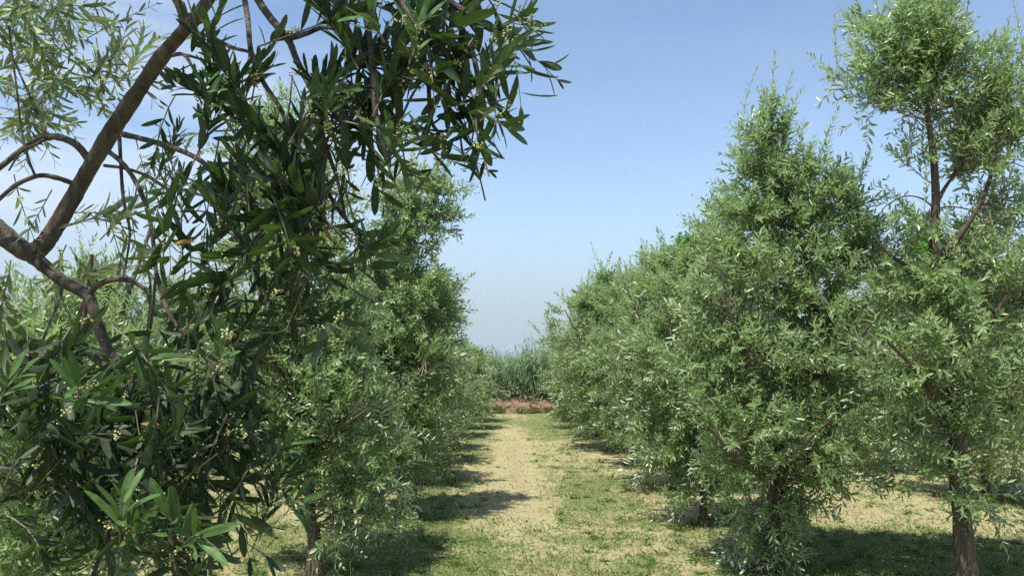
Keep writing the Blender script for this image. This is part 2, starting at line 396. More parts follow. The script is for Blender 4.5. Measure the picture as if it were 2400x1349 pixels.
xs = np.concatenate([-np.geomspace(6000, 11, 40), np.arange(-10, 14.01, 0.07), np.geomspace(15, 6000, 40)])
ys = np.concatenate([-np.geomspace(200, 6, 14), np.arange(-5, 5, 0.5), np.arange(5, 33.01, 0.09), np.geomspace(35, 6000, 44)])
def w_l(y): return 0.55 + 0.12 * np.sin(y * 1.7) + 0.07 * np.sin(y * 4.1 + 1)
tag(link('ground', grid_mesh('ground', xs, ys, 0.0, M_ground)), kind='structure')
tag(link('path', grid_mesh('path', np.arange(-1.2, 1.6, 0.06), np.arange(1.0, 24.0, 0.09), 0.004, M_ground,
    keep=lambda x, y: (np.abs(x - path_c(y)) < w_l(y)))), kind='structure')

# clay bank at the end of the row
xs = np.arange(-9, 12.01, 0.12); t = np.linspace(0, 1, 12)
X, T = np.meshgrid(xs, t)
Y = 28.6 + T * 2.6 + 0.5 * (fbm(X * 0.5, T * 2, 5) - 0.5)
Z = 0.54 * np.clip(T * 2.2, 0, 1) ** 0.8 * (0.7 + 0.6 * fbm(X * 0.6, X * 0 + 1.5, 6)) - 0.06 + 0.12 * (fbm(X * 2.5, Y * 2.5, 8) - 0.5)
Z[-1] = -0.1
nx = len(xs); i = np.arange(len(t) - 1)[:, None] * nx + np.arange(nx - 1)[None, :]
tag(link('clay_bank', mesh_from('clay_bank', np.stack([X, Y, Z], -1).reshape(-1, 3), np.stack([i, i+1, i+nx+1, i+nx], -1).reshape(-1, 4), [M_clay])), kind='structure')

# distant low hills
xs = np.linspace(-4500, 4500, 160); ts = np.linspace(0, 1, 9)
X, T = np.meshgrid(xs, ts)
Hh = 14 + 36 * fbm(X * 0.0012 + 5, X * 0, 40, 4) ** 1.5 + 16 * np.clip(-X / 1800, 0, 1)
Y = 3600 + T * 900; Z = Hh * np.sin(np.pi * T) - 3
nx = len(xs); i = np.arange(len(ts) - 1)[:, None] * nx + np.arange(nx - 1)[None, :]
tag(link('hills', mesh_from('hills', np.stack([X, Y, Z], -1).reshape(-1, 3), np.stack([i, i+1, i+nx+1, i+nx], -1).reshape(-1, 4), [M_hill])), kind='structure')

# ------------------------------------------------------------------ grass, straw, weeds
def blades(name, n, mat, hmin, hmax, lie, sel, label, wbase=0.004, yr=(5.6, 28.6), xr=(-6, 9), broad=False):
    # more of them close by, where each one shows
    u = rng.random(n); y = yr[0] * (yr[1] / yr[0]) ** u
    x = rng.uniform(-0.62, 0.62, n) * y
    k = (x > xr[0]) & (x < xr[1]); x, y = x[k], y[k]
    g, b = masks(x, y); k = rng.random(len(x)) < sel(g, b, x, y); x, y = x[k], y[k]
    z = relief(x, y); m = len(x)
    a = rng.random(m) * 6.283
    el = np.radians(rng.uniform(*lie, m))
    d = np.stack([np.cos(a) * np.cos(el), np.sin(a) * np.cos(el), np.sin(el)], -1)
    nn = np.stack([-np.cos(a) * np.sin(el), -np.sin(a) * np.sin(el), np.cos(el)], -1)
    ln = rng.uniform(hmin, hmax, m) * rng.uniform(0.6, 1.0, m)
    lv = Leaves(); wd = (ln * 0.35 if broad else np.full(m, wbase)) * rng.uniform(0.7, 1.3, m) * (1 + y * (0.02 if broad else 0.05))
    lv.add(np.stack([x, y, z - 0.002], -1), d, nn, ln, wd, rng.random(m), rng.uniform(0.1, 0.5, m))
    o = link(name, lv.mesh(name, mat)); return tag(o, label, None, None, 'stuff')
o = blades('dry_grass', 150000, M_straw, 0.03, 0.09, (0, 35), lambda g, b, x, y: np.clip(1.0 - g * 1.3, 0.1, 0.95), 'mown dry straw coloured grass lying on the orchard ground')
o['category'] = 'dry grass'
o = blades('grass', 170000, M_grass, 0.025, 0.075, (25, 85), lambda g, b, x, y: np.clip((g - 0.10) * 1.9, 0.10, 1), 'short green grass growing in patches beside the track')
o['category'] = 'grass'
o = blades('weeds', 42000, M_weed, 0.03, 0.075, (10, 70), lambda g, b, x, y: np.clip((fbm(x * 1.5, y * 1.5, 55) - 0.42) * 3, 0.12, 1) * np.clip(g + 0.5, 0, 1), 'small broad leaved weeds scattered over the mown ground', broad=True)
o['category'] = 'weeds'
# tufts round the feet of the trunks and along the bank, fallen leaves under the crowns
def tufts(name, cx, cy, rad, per, mat, hmin, hmax, lie, label, cat, z=None):
    n = len(cx) * per; cx = np.repeat(cx, per); cy = np.repeat(cy, per); rr = np.repeat(rad, per) * np.sqrt(rng.random(n)); a = rng.random(n) * 6.283
    x = cx + rr * np.cos(a); y = cy + rr * np.sin(a); z = relief(x, y) if z is None else np.repeat(z, per)
    a = rng.random(n) * 6.283; el = np.radians(rng.uniform(*lie, n))
    d = np.stack([np.cos(a) * np.cos(el), np.sin(a) * np.cos(el), np.sin(el)], -1); nn = np.stack([-np.cos(a) * np.sin(el), -np.sin(a) * np.sin(el), np.cos(el)], -1)
    ln = rng.uniform(hmin, hmax, n); lv = Leaves()
    lv.add(np.stack([x, y, z], -1), d, nn, ln, np.maximum(ln * 0.09, 0.006) if 'litter' not in name else ln * 0.3, rng.random(n), rng.uniform(0.1, 0.6, n))
    o = link(name, lv.mesh(name, mat)); tag(o, label, None, None, 'stuff'); o['category'] = cat
feet = np.array([(3.72, 7.0), (2.35, 7.7), (-1.62, 10.2), (-1.8, 7.6), (2.16, 9.7), (2.28, 12.3), (-1.66, 12.8), (6.3, 11.5), (2.3, 14.8), (-1.68, 15.2)])
k = 14; fx = np.repeat(feet[:, 0], k) + rng.normal(size=len(feet) * k) * 0.32; fy = np.repeat(feet[:, 1], k) + rng.normal(size=len(feet) * k) * 0.3
tufts('grass_tufts', fx, fy, np.full(len(fx), 0.05), 26, M_grass, 0.04, 0.11, (45, 88), 'taller green grass tufts round the feet of the trunks', 'grass tufts')
u = rng.random(900); ty = 6 * (24 / 6) ** u; tx = rng.uniform(-0.6, 0.6, 900) * ty; kk = np.abs(tx - path_c(ty)) > 0.3
tufts('meadow_tufts', tx[kk], ty[kk], rng.uniform(0.02, 0.07, kk.sum()), 22, M_weed, 0.03, 0.085, (15, 80), 'scattered darker green tufts in the mown grass', 'grass tufts')
bx = rng.uniform(-5, 6, 120); 
tufts('bank_tufts', bx, 28.6 + rng.random(120) * 0.5, np.full(120, 0.12), 40, M_straw, 0.08, 0.32, (30, 85), 'dry and green weeds along the foot of the red clay bank', 'weeds')
bx = rng.uniform(-5, 6, 60)
tufts('bank_weeds', bx, 28.3 + rng.random(60) * 0.7, np.full(60, 0.14), 46, M_grass, 0.08, 0.36, (30, 85), 'green weeds hiding parts of the red clay bank', 'weeds')
fx = np.repeat(feet[:, 0], 60) + rng.normal(size=len(feet) * 60) * 0.8; fy = np.repeat(feet[:, 1], 60) + rng.normal(size=len(feet) * 60) * 0.8
tufts('leaf_litter', fx, fy, np.full(len(fx), 0.2), 5, M_litter, 0.04, 0.065, (-4, 14), 'brown fallen olive leaves lying under the crowns', 'leaf litter')
# taller seeding grass stalks
nst = 170
x = rng.uniform(-2.2, 4.5, nst); y = rng.uniform(6.3, 14, nst)
o0 = np.stack([x, y, relief(x, y)], -1)
tb = Tubes(); d = unit(np.stack([rng.normal(size=nst) * 0.3, rng.normal(size=nst) * 0.3, np.ones(nst)], -1))
tt = np.linspace(0, 1, 4)[None, :, None]; h = rng.uniform(0.08, 0.26, nst)[:, None, None]
tb.batch(o0[:, None] + d[:, None] * tt * h + np.array([0.25, 0, -0.1]) * tt ** 2 * h * rng.normal(size=(nst, 1, 1)), np.full((nst, 4), 0.0016) * np.array([1, .9, .7, 1.2]), 3)
o = link('grass_stalks', tb.mesh('grass_stalks', M_straw)); tag(o, 'thin pale seeding grass stalks standing over the mown ground', 'grass stalks', None, 'stuff')

# ------------------------------------------------------------------ olive trees
def grow(name, loc, limbs, blobs, label, leaf_len=0.070, twigs_per=7, pairs=11, mat=None, group=None, tw_len=(0.22, 0.50), cat='olive tree', upright=0.55, leaf_scale=1.0):
    """limbs: list of (points, r0, r1) in metres from the base; blobs: (centre3, radii3, branches)"""
    mat = mat or M_leaf
    root = thing(name, loc, label, cat, group)
    tr = Tubes(); samples = []
    for k, (pts, r0, r1) in enumerate(limbs):
        c = tr.one(pts, r0, r1, sides=14 if k == 0 else 7, jit=0.16, knots=4, power=0.55)
        samples.append(c)
        if k == 0:    # root flare
            b = np.asarray(pts[0], float)
            tr.one([b + [0, 0, -0.06], b + [0, 0, 0.04], b + [0, 0, 0.14], b + [0, 0, 0.40]], r0 * 1.5, r0 * 0.62, sides=14, n=4, power=0.6)
    link('trunk', tr.mesh('trunk', M_bark), root)
    S = np.vstack([c[:max(3, int(len(c) * 0.84))] for c in samples]); S = S[S[:, 2] > 0.35]
    br = Tubes(); lv = Leaves()
    cen = np.array([b[0] for b in blobs]); 
    for (c, r, nb) in blobs:
        c = np.array(c, float); r = np.array(r, float)
        v = unit(rng.normal(size=(nb, 3))); rad = rng.random(nb) ** 0.38
        nb_ = nb; e = c + v * r * rad[:, None] * rng.uniform(0.75, 1.2, (nb, 1))
        e[:, 2] = np.maximum(e[:, 2], 0.22)
        # each branch springs from the limb point that suits it
        dd = np.linalg.norm(e[:, None] - S[None], axis=2) + np.maximum(0, S[None, :, 2] - e[:, None, 2] + 0.12) * 0.9 + rng.random((nb, len(S))) * 0.5
        s = S[dd.argmin(1)]
        D = np.linalg.norm(e - s, axis=1)
        mid = (s + e) / 2 + UP * (D * rng.uniform(0.05, 0.3, nb))[:, None] + rng.normal(size=(nb, 3)) * 0.05
        tt = np.linspace(0, 1, 7)[None, :, None]
        pts = (1 - tt) ** 2 * s[:, None] + 2 * tt * (1 - tt) * mid[:, None] + tt ** 2 * e[:, None]
        pts[:, 1:-1] += rng.normal(size=(nb, 5, 3)) * 0.012
        br.batch(pts, (0.0045 + 0.006 * np.clip(D, 0, 1.2))[:, None] * np.linspace(1, 0.35, 7)[None], 4)
        # twigs
        k = rng.uniform(0.06, 1.0, (nb, twigs_per)) ** 0.55
        k[:, 0] = 1.0
        kk = k[..., None]
        st = (1 - kk) ** 2 * s[:, None] + 2 * kk * (1 - kk) * mid[:, None] + kk ** 2 * e[:, None]
        tg = unit(2 * (1 - kk) * (mid - s)[:, None] + 2 * kk * (e - mid)[:, None])
        out = unit((e - c) * np.array([1, 1, 0.6]) + 1e-3)[:, None]
        low = np.clip((1.3 - e[:, 2]) / 1.2, 0, 1)[:, None, None]
        dr = tg * 0.55 + out * 0.45 + rng.normal(size=st.shape) * 0.55 + UP * (upright * (1 - low) + 0.35 * np.clip((e[:, 2] - 2.2), 0, 1)[:, None, None] - 0.45 * low)
        q = st.reshape(-1, 3); dr = dr.reshape(-1, 3)
        Ln = rng.uniform(tw_len[0], tw_len[1], len(q))
        lw = np.repeat(low.ravel(), twigs_per)
        Ln = Ln * (1 - 0.35 * lw)
        ok = q[:, 2] + 0 * lw > 0.2
        shoots(q[ok], dr[ok], Ln[ok], pairs, leaf_len * leaf_scale, lv, br, droop=0.22, r0=0.0022)
    # long upright whips on the upper side of the crown
    H_ = max(b[0][2] + b[1][2] for b in blobs)
    for (c, r, nb) in blobs:
        if c[2] < 0.45 * H_: continue
        m = 3 + int(rng.integers(0, 3))
        v = unit(rng.normal(size=(m, 3)) + UP * 0.6); e = np.array(c) + v * np.array(r) * 0.8
        shoots(e, UP + rng.normal(size=(m, 3)) * 0.28 + v * 0.2, rng.uniform(0.35, 0.62, m), 14, leaf_len * leaf_scale * 0.85, lv, br, droop=0.05, r0=0.003, spread=(30, 50))
    link('branches', br.mesh('branches', M_twig), root)
    link('crown', lv.mesh('crown', mat), root)
    return root

def auto_blobs(H, Rr, nb, z0=0.45, n=12, lean=(0, 0), peak=0.5):
    out = []
    for i in range(n):
        f = (i + 0.5) / n
        z = z0 + (H - z0 - 0.25) * f
        prof = Rr * (math.sin(math.pi * (0.16 + 0.80 * f)) ** 0.7) * (1 - 0.9 * max(0, f - 0.55))
        a = i * 2.4 + rng.random() * 0.8; rr = prof * 0.52 * rng.uniform(0.6, 1.2)
        if i == n - 1: rr = 0.1
        s = prof * rng.uniform(0.5, 0.68)
        out.append(((math.cos(a) * rr + lean[0] * f, math.sin(a) * rr + lean[1] * f, z), (s, s, s * rng.uniform(0.75, 1.05)), int(nb * (0.6 + prof / Rr * 0.6))))
    # a solid middle
    for f in (0.3, 0.5, 0.7): out.append(((lean[0]*f, lean[1]*f, z0 + (H - z0) * f), (Rr * 0.6, Rr * 0.6, 0.6), int(nb * 0.9)))
    return out

def auto_limbs(H, r, Rr, n=5):
    w = lambda s: (rng.random(2) - 0.5) * s
    a, b, c = w(0.10), w(0.22), w(0.3)
    L_ = [([(0, 0, -0.05), (a[0], a[1], 0.5), (b[0], b[1], 1.2), (c[0], c[1], H * 0.62), (c[0] + 0.1, c[1], H * 0.93)], r, 0.012)]
    for i in range(n):
        an = i * 2.4 + rng.random(); z = 0.75 + i * 0.28
        rr = Rr * rng.uniform(0.5, 0.75)
        f = z / H
        L_.append(([(b[0] * min(1, f * 2), b[1] * min(1, f * 2), z), (math.cos(an) * rr * 0.45, math.sin(an) * rr * 0.45, z + 0.28), (math.cos(an) * rr, math.sin(an) * rr, z + 0.85 + rng.random() * 0.3)], r * 0.5, 0.01))
    return L_

# distances of bases; helper turns a photo pixel at depth d into metres from the base
def rel(base, pts):
    return [tuple(P(px, py, d) - base) for (px, py, d) in pts]
def rb(base, lst, d0, k=1.0):
    """blobs from photo ellipses: (px, py, rx px, ry px, depth offset, depth radius, branches)"""
    out = []
    for (px, py, rx, ry, dd, rd, nb) in lst:
        d = d0 + dd; c = P(px, py, d) - base
        out.append((tuple(c), (rx * d / F * 0.86, rd, ry * d / F * 0.86), int(nb * k)))
    return out

# right-hand tall tree with the bare leader
b0 = np.array([3.72, 7.0, 0.0])
limbs = [(rel(b0, [(2268, 1385, 7.0), (2262, 1300, 7.0), (2245, 1100, 7.0), (2228, 900, 7.0), (2205, 720, 7.0), (2192, 560, 7.0), (2193, 450, 7.0), (2185, 340, 7.0), (2172, 240, 7.0), (2180, 120, 7.0), (2195, 40, 7.0)]), 0.108, 0.008),
         (rel(b0, [(2200, 600, 7.0), (2245, 560, 6.9), (2300, 470, 6.8), (2330, 380, 6.8), (2350, 250, 6.8)]), 0.032, 0.010),
         (rel(b0, [(2193, 480, 7.0), (2215, 440, 7.05), (2240, 400, 7.1), (2270, 320, 7.2)]), 0.024, 0.008),
         (rel(b0, [(2192, 490, 7.0), (2160, 465, 6.9), (2120, 460, 6.9), (2080, 480, 6.9), (2062, 500, 6.9)]), 0.009, 0.004),
         (rel(b0, [(2194, 490, 7.0), (2230, 484, 6.9), (2290, 500, 6.8), (2340, 560, 6.7)]), 0.009, 0.004),
         (rel(b0, [(2225, 850, 7.0), (2300, 780, 6.8), (2370, 680, 6.6)]), 0.04, 0.012),
         (rel(b0, [(2220, 700, 7.0), (2150, 640, 7.1), (2090, 600, 7.1), (2050, 560, 7.1)]), 0.03, 0.010),
         (rel(b0, [(2240, 1000, 7.0), (2160, 880, 6.7), (2080, 800, 6.5)]), 0.04, 0.012),
         (rel(b0, [(2240, 950, 7.0), (2330, 900, 7.3), (2420, 830, 7.5)]), 0.04, 0.012)]
bl = rb(b0, [(2160, 60, 85, 60, 0, 0.35, 15), (2060, 70, 60, 55, 0, 0.3, 8), (2210, 60, 60, 60, 0, 0.35, 9), (2130, 160, 110, 70, 0, 0.4, 20), (2010, 180, 60, 45, 0, 0.25, 7), (2050, 255, 60, 28, 0, 0.25, 7),
             (2225, 170, 70, 80, 0, 0.35, 14), (2170, 235, 80, 40, 0, 0.3, 8), (2300, 230, 65, 65, 0, 0.35, 13), (2370, 190, 50, 75, 0, 0.35, 11), (2340, 310, 75, 60, 0, 0.4, 16), (2270, 330, 55, 45, 0, 0.3, 9), (2290, 400, 60, 40, 0, 0.3, 9), (2395, 350, 50, 120, 0.2, 0.4, 12),
             (2140, 375, 25, 20, 0, 0.15, 3), (2370, 500, 60, 80, 0.1, 0.4, 13), (2320, 620, 90, 70, 0, 0.5, 20),
             (2120, 535, 55, 30, 0.1, 0.3, 6), (2230, 700, 110, 80, 0, 0.5, 20), (2370, 740, 90, 90, 0, 0.6, 22),
             (2130, 720, 90, 90, 0.2, 0.5, 16), (2220, 850, 130, 90, -0.1, 0.6, 26), (2360, 900, 90, 90, 0, 0.6, 20), (2100, 870, 90, 90, -0.1, 0.5, 20),
             (2280, 1010, 110, 60, -0.1, 0.5, 16), (2130, 1000, 70, 60, 0.1, 0.4, 9), (2370, 1060, 60, 50, 0, 0.4, 7), (2190, 1090, 45, 60, -0.2, 0.2, 4), (2265, 1120, 40, 50, -0.2, 0.15, 5), (2340, 1150, 40, 40, -0.1, 0.2, 3)], 7.0, 0.78)
grow('olive_tree', b0, limbs, bl, 'tallest olive tree on the right, its bare leader rising to a high crown', pairs=9, group='olive trees in the right row')

# broad tree with narrow peak
b1 = np.array([2.35, 7.7, 0.0])
limbs = [(rel(b1, [(1810, 1335, 7.7), (1812, 1250, 7.7), (1830, 1050, 7.7), (1880, 900, 7.7), (1925, 790, 7.7), (1915, 700, 7.7), (1870, 560, 7.7), (1820, 420, 7.7), (1800, 280, 7.7)]), 0.10, 0.010),
         (rel(b1, [(1830, 1050, 7.7), (1770, 900, 7.4), (1720, 760, 7.3), (1690, 640, 7.3)]), 0.045, 0.010),
         (rel(b1, [(1925, 790, 7.7), (1985, 660, 7.8), (2010, 520, 7.8), (2012, 440, 7.8)]), 0.03, 0.008),
         (rel(b1, [(1880, 900, 7.7), (1980, 830, 7.2), (2040, 760, 7.0)]), 0.035, 0.010),
         (rel(b1, [(1830, 1050, 7.7), (1740, 980, 8.2), (1640, 850, 8.4)]), 0.04, 0.010),
         (rel(b1, [(1820, 1150, 7.7), (1880, 1050, 7.2), (1950, 980, 6.9)]), 0.03, 0.010),
         (rel(b1, [(1820, 1150, 7.7), (1740, 1080, 7.2), (1660, 1000, 7.0)]), 0.03, 0.010)]
bl = rb(b1, [(1800, 285, 28, 45, 0, 0.16, 3), (1770, 330, 45, 40, 0, 0.25, 7), (1825, 350, 45, 50, 0, 0.25, 9), (1790, 420, 75, 55, 0, 0.35, 15), (1900, 420, 45, 60, 0, 0.3, 9), (1850, 480, 85, 60, 0, 0.4, 17), (2005, 450, 28, 55, 0, 0.25, 6),
             (1950, 510, 60, 50, 0, 0.35, 11), (1760, 520, 80, 60, 0, 0.45, 16), (2030, 550, 50, 40, 0, 0.3, 7), (1880, 590, 120, 70, 0, 0.5, 24), (1990, 620, 80, 70, 0, 0.5, 15), (1720, 620, 75, 70, 0, 0.5, 16), (1700, 560, 30, 70, 0, 0.3, 6),
             (1800, 700, 120, 80, 0, 0.6, 28), (1940, 730, 110, 80, 0, 0.6, 26), (1670, 730, 80, 80, 0, 0.5, 18), (1640, 850, 85, 90, 0, 0.6, 20), (1760, 840, 120, 90, -0.1, 0.7, 30), (1900, 860, 120, 90, -0.1, 0.7, 28), (2020, 860, 70, 100, 0, 0.6, 16),
             (1650, 970, 75, 70, -0.1, 0.5, 16), (1770, 980, 110, 80, -0.1, 0.6, 24), (1900, 990, 110, 80, -0.2, 0.6, 22), (2020, 1000, 60, 70, 0, 0.4, 7), (1700, 1060, 70, 50, -0.1, 0.4, 9), (1800, 1110, 90, 70, -0.1, 0.5, 16), (1910, 1090, 90, 60, -0.2, 0.5, 13), (2010, 1110, 60, 45, -0.1, 0.3, 6),
             (1790, 1210, 70, 60, -0.1, 0.4, 11), (1880, 1180, 50, 50, -0.1, 0.3, 5), (1740, 1270, 40, 40, -0.1, 0.3, 4), (1830, 1290, 60, 35, -0.1, 0.3, 6)], 7.7, 0.86)
grow('olive_tree', b1, limbs, bl, 'broad silvery olive tree with a narrow pointed top and leaves down to the ground', pairs=9, group='olive trees in the right row')

# left tall tree with the thin side branch above the crown
b2 = np.array([-1.62, 10.2, 0.0])
limbs = [(rel(b2, [(882, 1220, 10.2), (885, 1100, 10.2), (890, 950, 10.2), (900, 800, 10.2), (915, 700, 10.2), (940, 610, 10.2), (960, 520, 10.2), (975, 440, 10.2)]), 0.08, 0.008),
         (rel(b2, [(945, 600, 10.2), (975, 540, 10.1), (1010, 505, 10.1), (1038, 465, 10.1), (1045, 450, 10.1)]), 0.014, 0.004),
         (rel(b2, [(895, 850, 10.2), (960, 760, 10.0), (1010, 700, 9.9)]), 0.035, 0.008),
         (rel(b2, [(895, 880, 10.2), (830, 780, 10.2), (790, 680, 10.2)]), 0.035, 0.008),
         (rel(b2, [(890, 950, 10.2), (960, 900, 9.7), (1040, 850, 9.5)]), 0.03, 0.008),
         (rel(b2, [(890, 950, 10.2), (820, 900, 9.8), (760, 860, 9.6)]), 0.03, 0.008)]
bl = rb(b2, [(960, 440, 40, 32, 0, 0.2, 6), (930, 500, 55, 50, 0, 0.3, 10), (975, 490, 45, 45, 0, 0.25, 6), (1045, 450, 22, 20, -0.1, 0.12, 3), (1050, 520, 14, 18, -0.1, 0.1, 2), (1000, 560, 40, 55, 0, 0.25, 7), (930, 590, 65, 50, 0, 0.35, 12),
             (970, 690, 100, 60, 0, 0.5, 24), (880, 680, 80, 60, 0, 0.5, 18), (1025, 720, 55, 50, 0, 0.4, 12), (820, 740, 80, 70, 0, 0.5, 16), (920, 790, 110, 70, 0, 0.6, 26), (1005, 810, 80, 70, 0, 0.5, 20), (800, 860, 80, 80, 0, 0.6, 18),
             (920, 900, 110, 80, 0, 0.6, 26), (1005, 930, 80, 80, 0, 0.6, 20), (830, 990, 80, 70, 0, 0.6, 16), (940, 1010, 100, 70, 0, 0.6, 20), (990, 1030, 60, 50, 0, 0.5, 10), (870, 1090, 70, 50, 0, 0.4, 9), (960, 1100, 60, 40, 0, 0.4, 8)], 10.2)
grow('olive_tree', b2, limbs, bl, 'olive tree left of the track with a thin bent side branch standing above its crown', pairs=10, leaf_scale=1.1, group='olive trees in the left row')

# left tree with dark trunk
b3 = np.array([-1.80, 7.6, 0.0])
limbs = [(rel(b3, [(737, 1335, 7.6), (735, 1280, 7.6), (728, 1200, 7.6), (722, 1080, 7.6), (715, 950, 7.6), (725, 800, 7.6), (715, 600, 7.6), (690, 420, 7.6), (680, 320, 7.6)]), 0.068, 0.010),
         (rel(b3, [(720, 1000, 7.6), (660, 880, 7.4), (600, 760, 7.3)]), 0.04, 0.010),
         (rel(b3, [(720, 980, 7.6), (790, 860, 7.5), (830, 740, 7.5)]), 0.04, 0.010),
         (rel(b3, [(725, 1050, 7.6), (800, 1000, 7.1), (860, 960, 6.9)]), 0.03, 0.008),
         (rel(b3, [(725, 1050, 7.6), (660, 1010, 7.1), (600, 960, 6.9)]), 0.03, 0.008)]
bl = rb(b3, [(650, 300, 60, 50, 0, 0.3, 8), (590, 380, 60, 60, 0, 0.3, 9), (700, 400, 80, 70, 0, 0.4, 14), (640, 500, 90, 80, 0, 0.5, 18), (770, 520, 70, 70, 0, 0.4, 11), (720, 620, 100, 80, 0, 0.5, 22), (600, 640, 90, 80, 0, 0.5, 16), (820, 690, 55, 70, 0, 0.4, 9),
             (680, 760, 120, 80, 0, 0.6, 26), (800, 810, 90, 80, 0, 0.6, 20), (580, 800, 90, 90, 0, 0.5, 16), (720, 900, 120, 90, 0, 0.6, 28), (840, 930, 80, 80, 0, 0.5, 16), (600, 950, 90, 90, 0, 0.5, 16),
             (760, 1030, 110, 70, 0, 0.5, 20), (870, 1040, 70, 60, 0, 0.4, 11), (660, 1060, 80, 60, 0, 0.4, 11), (800, 1140, 60, 60, -0.1, 0.3, 9), (900, 1140, 50, 60, -0.1, 0.3, 7), (790, 1230, 30, 40, -0.1, 0.15, 3), (915, 1200, 30, 40, -0.1, 0.15, 3)], 7.6)
grow('olive_tree', b3, limbs, bl, 'olive tree with a dark slim trunk, behind the hanging foreground branches left of the track', pairs=9, group='olive trees in the left row')

# the tree just ahead of the foreground one, filling the lower left
b4 = np.array([-2.55, 4.9, 0.0])
grow('olive_tree', b4, auto_limbs(2.35, 0.06, 0.95), auto_blobs(2.3, 1.0, 10, z0=0.35, n=10), 'olive tree filling the lower left corner behind the dark foreground leaves', pairs=10, group='olive trees in the left row')

# thin-trunked one at 1650,1220
b5 = np.array([2.16, 9.7, 0.0])
limbs = [(rel(b5, [(1648, 1228, 9.7), (1649, 1150, 9.7), (1652, 1050, 9.7), (1660, 900, 9.7), (1650, 750, 9.7), (1640, 600, 9.7)]), 0.05, 0.008),
         (rel(b5, [(1655, 950, 9.7), (1600, 850, 9.4), (1560, 760, 9.3)]), 0.03, 0.008),
         (rel(b5, [(1655, 950, 9.7), (1720, 830, 9.9), (1760, 700, 10)]), 0.03, 0.008)]
bl = rb(b5, [(1690, 520, 40, 60, 0, 0.3, 7), (1650, 620, 70, 60, 0, 0.4, 12), (1720, 620, 70, 70, 0, 0.4, 12), (1590, 700, 80, 70, 0, 0.5, 16), (1690, 740, 90, 80, 0, 0.6, 18), (1560, 800, 70, 70, 0, 0.5, 14), (1640, 860, 100, 80, 0, 0.6, 20), (1540, 900, 60, 60, 0, 0.4, 11), (1740, 880, 80, 80, 0, 0.6, 14),
             (1600, 980, 90, 60, 0, 0.5, 16), (1700, 990, 80, 60, 0, 0.5, 12), (1560, 1050, 60, 40, 0, 0.4, 7), (1640, 1080, 70, 40, 0, 0.4, 8), (1600, 1130, 40, 40, 0, 0.3, 4), (1690, 1120, 40, 50, 0, 0.3, 4)], 9.7)
grow('olive_tree', b5, limbs, bl, 'olive tree with a thin reddish trunk in dark shade right of the track', pairs=10, leaf_scale=1.1, group='olive trees in the right row')

# generic trees of the rows, four grown and the rest copied
protos = []
specs = [(3.55, 1.25, 12), (3.2, 1.2, 11), (3.75, 1.3, 12), (2.85, 1.1, 10)]
first_spots = [((2.28, 12.3, 0), 'olive tree fourth along the right row, below the bright green tree'),
               ((-1.66, 12.8, 0), 'olive tree directly behind the one with the thin bent side branch'),
               ((6.3, 11.5, 0), 'olive tree in the next row, behind the tallest tree with the bare leader'),
               ((-5.6, 8.6, 0), 'olive tree of the next row at the left edge, seen through the foreground twigs')]
for (H, Rr, nb), (loc, lab) in zip(specs, first_spots):
    side = 'olive trees in the right row' if 0 < loc[0] < 5 else 'olive trees in the left row' if -3 < loc[0] < 0 else 'olive trees in the outer rows'
    protos.append(grow('olive_tree', loc, auto_limbs(H, 0.07, Rr), auto_blobs(H, Rr, nb, n=13), lab, pairs=9, leaf_scale=1.25, mat=M_leaf_far, group=side))

rows = [
    # right row
    (2.30, 14.8, 2, 1.00, 'olive tree with a pale trunk, fifth along the right row', 'r'),
    (2.30, 17.3, 1, 1.08, 'olive tree sixth along the right row, bulging towards the track', 'r'),
    (2.36, 19.8, 0, 0.98, 'olive tree seventh along the right row, its top level with the clear sky gap', 'r'),
    (2.38, 22.3, 3, 1.00, 'low olive tree eighth along the right row, before the weedy strip', 'r'),
    (2.36, 25.0, 1, 0.72, 'last small olive tree of the right row, beside the cane thicket', 'r'),
    # left row
    (-1.68, 15.2, 3, 0.98, 'olive tree fifth along the left row, lower than those before it', 'l'),
    (-1.62, 17.6, 1, 0.82, 'olive tree sixth along the left row', 'l'),
    (-1.60, 20.0, 3, 0.86, 'olive tree seventh along the left row, its shade reaching the track', 'l'),
    (-1.56, 22.4, 1, 0.74, 'rounded low olive tree eighth along the left row', 'l'),
    (-1.50, 24.8, 3, 0.78, 'last small olive tree of the left row, before the red clay bank', 'l'),
    # outer right rows
    (6.4, 14.4, 0, 0.98, 'olive tree second in the outer right row, behind the broad pointed tree', 'o'),
    (6.5, 17.3, 1, 1.0, 'olive tree third in the outer right row', 'o'),
    (6.4, 20.4, 2, 0.9, 'olive tree fourth in the outer right row', 'o'),
    (6.5, 8.4, 1, 1.05, 'olive tree at the right edge, beside the tallest tree', 'o'),
    (10.6, 15.5, 0, 1.0, 'olive tree far behind at the right edge, across the sandy strip', 'o'),
    (10.6, 18.8, 3, 1.1, 'olive tree across the sandy strip, second from the right edge', 'o'),
    (10.8, 22.5, 2, 1.0, 'olive tree across the sandy strip, third from the right edge', 'o'),
    # outer left rows
    (-5.7, 11.4, 1, 1.0, 'olive tree second in the outer left row', 'o'),
    (-5.7, 14.2, 0, 0.95, 'olive tree third in the outer left row', 'o'),
    (-5.6, 17.2, 2, 0.88, 'olive tree fourth in the outer left row', 'o'),
    (-5.6, 20.4, 1, 0.92, 'olive tree fifth in the outer left row', 'o'),
    (-9.8, 15.0, 2, 0.85, 'olive tree farthest to the left, low against the hazy sky', 'o'),
    (-9.8, 18.6, 0, 0.85, 'olive tree in the farthest left row, second from the edge', 'o'),
]
gr = {'r': 'olive trees in the right row', 'l': 'olive trees in the left row', 'o': 'olive trees in the outer rows'}
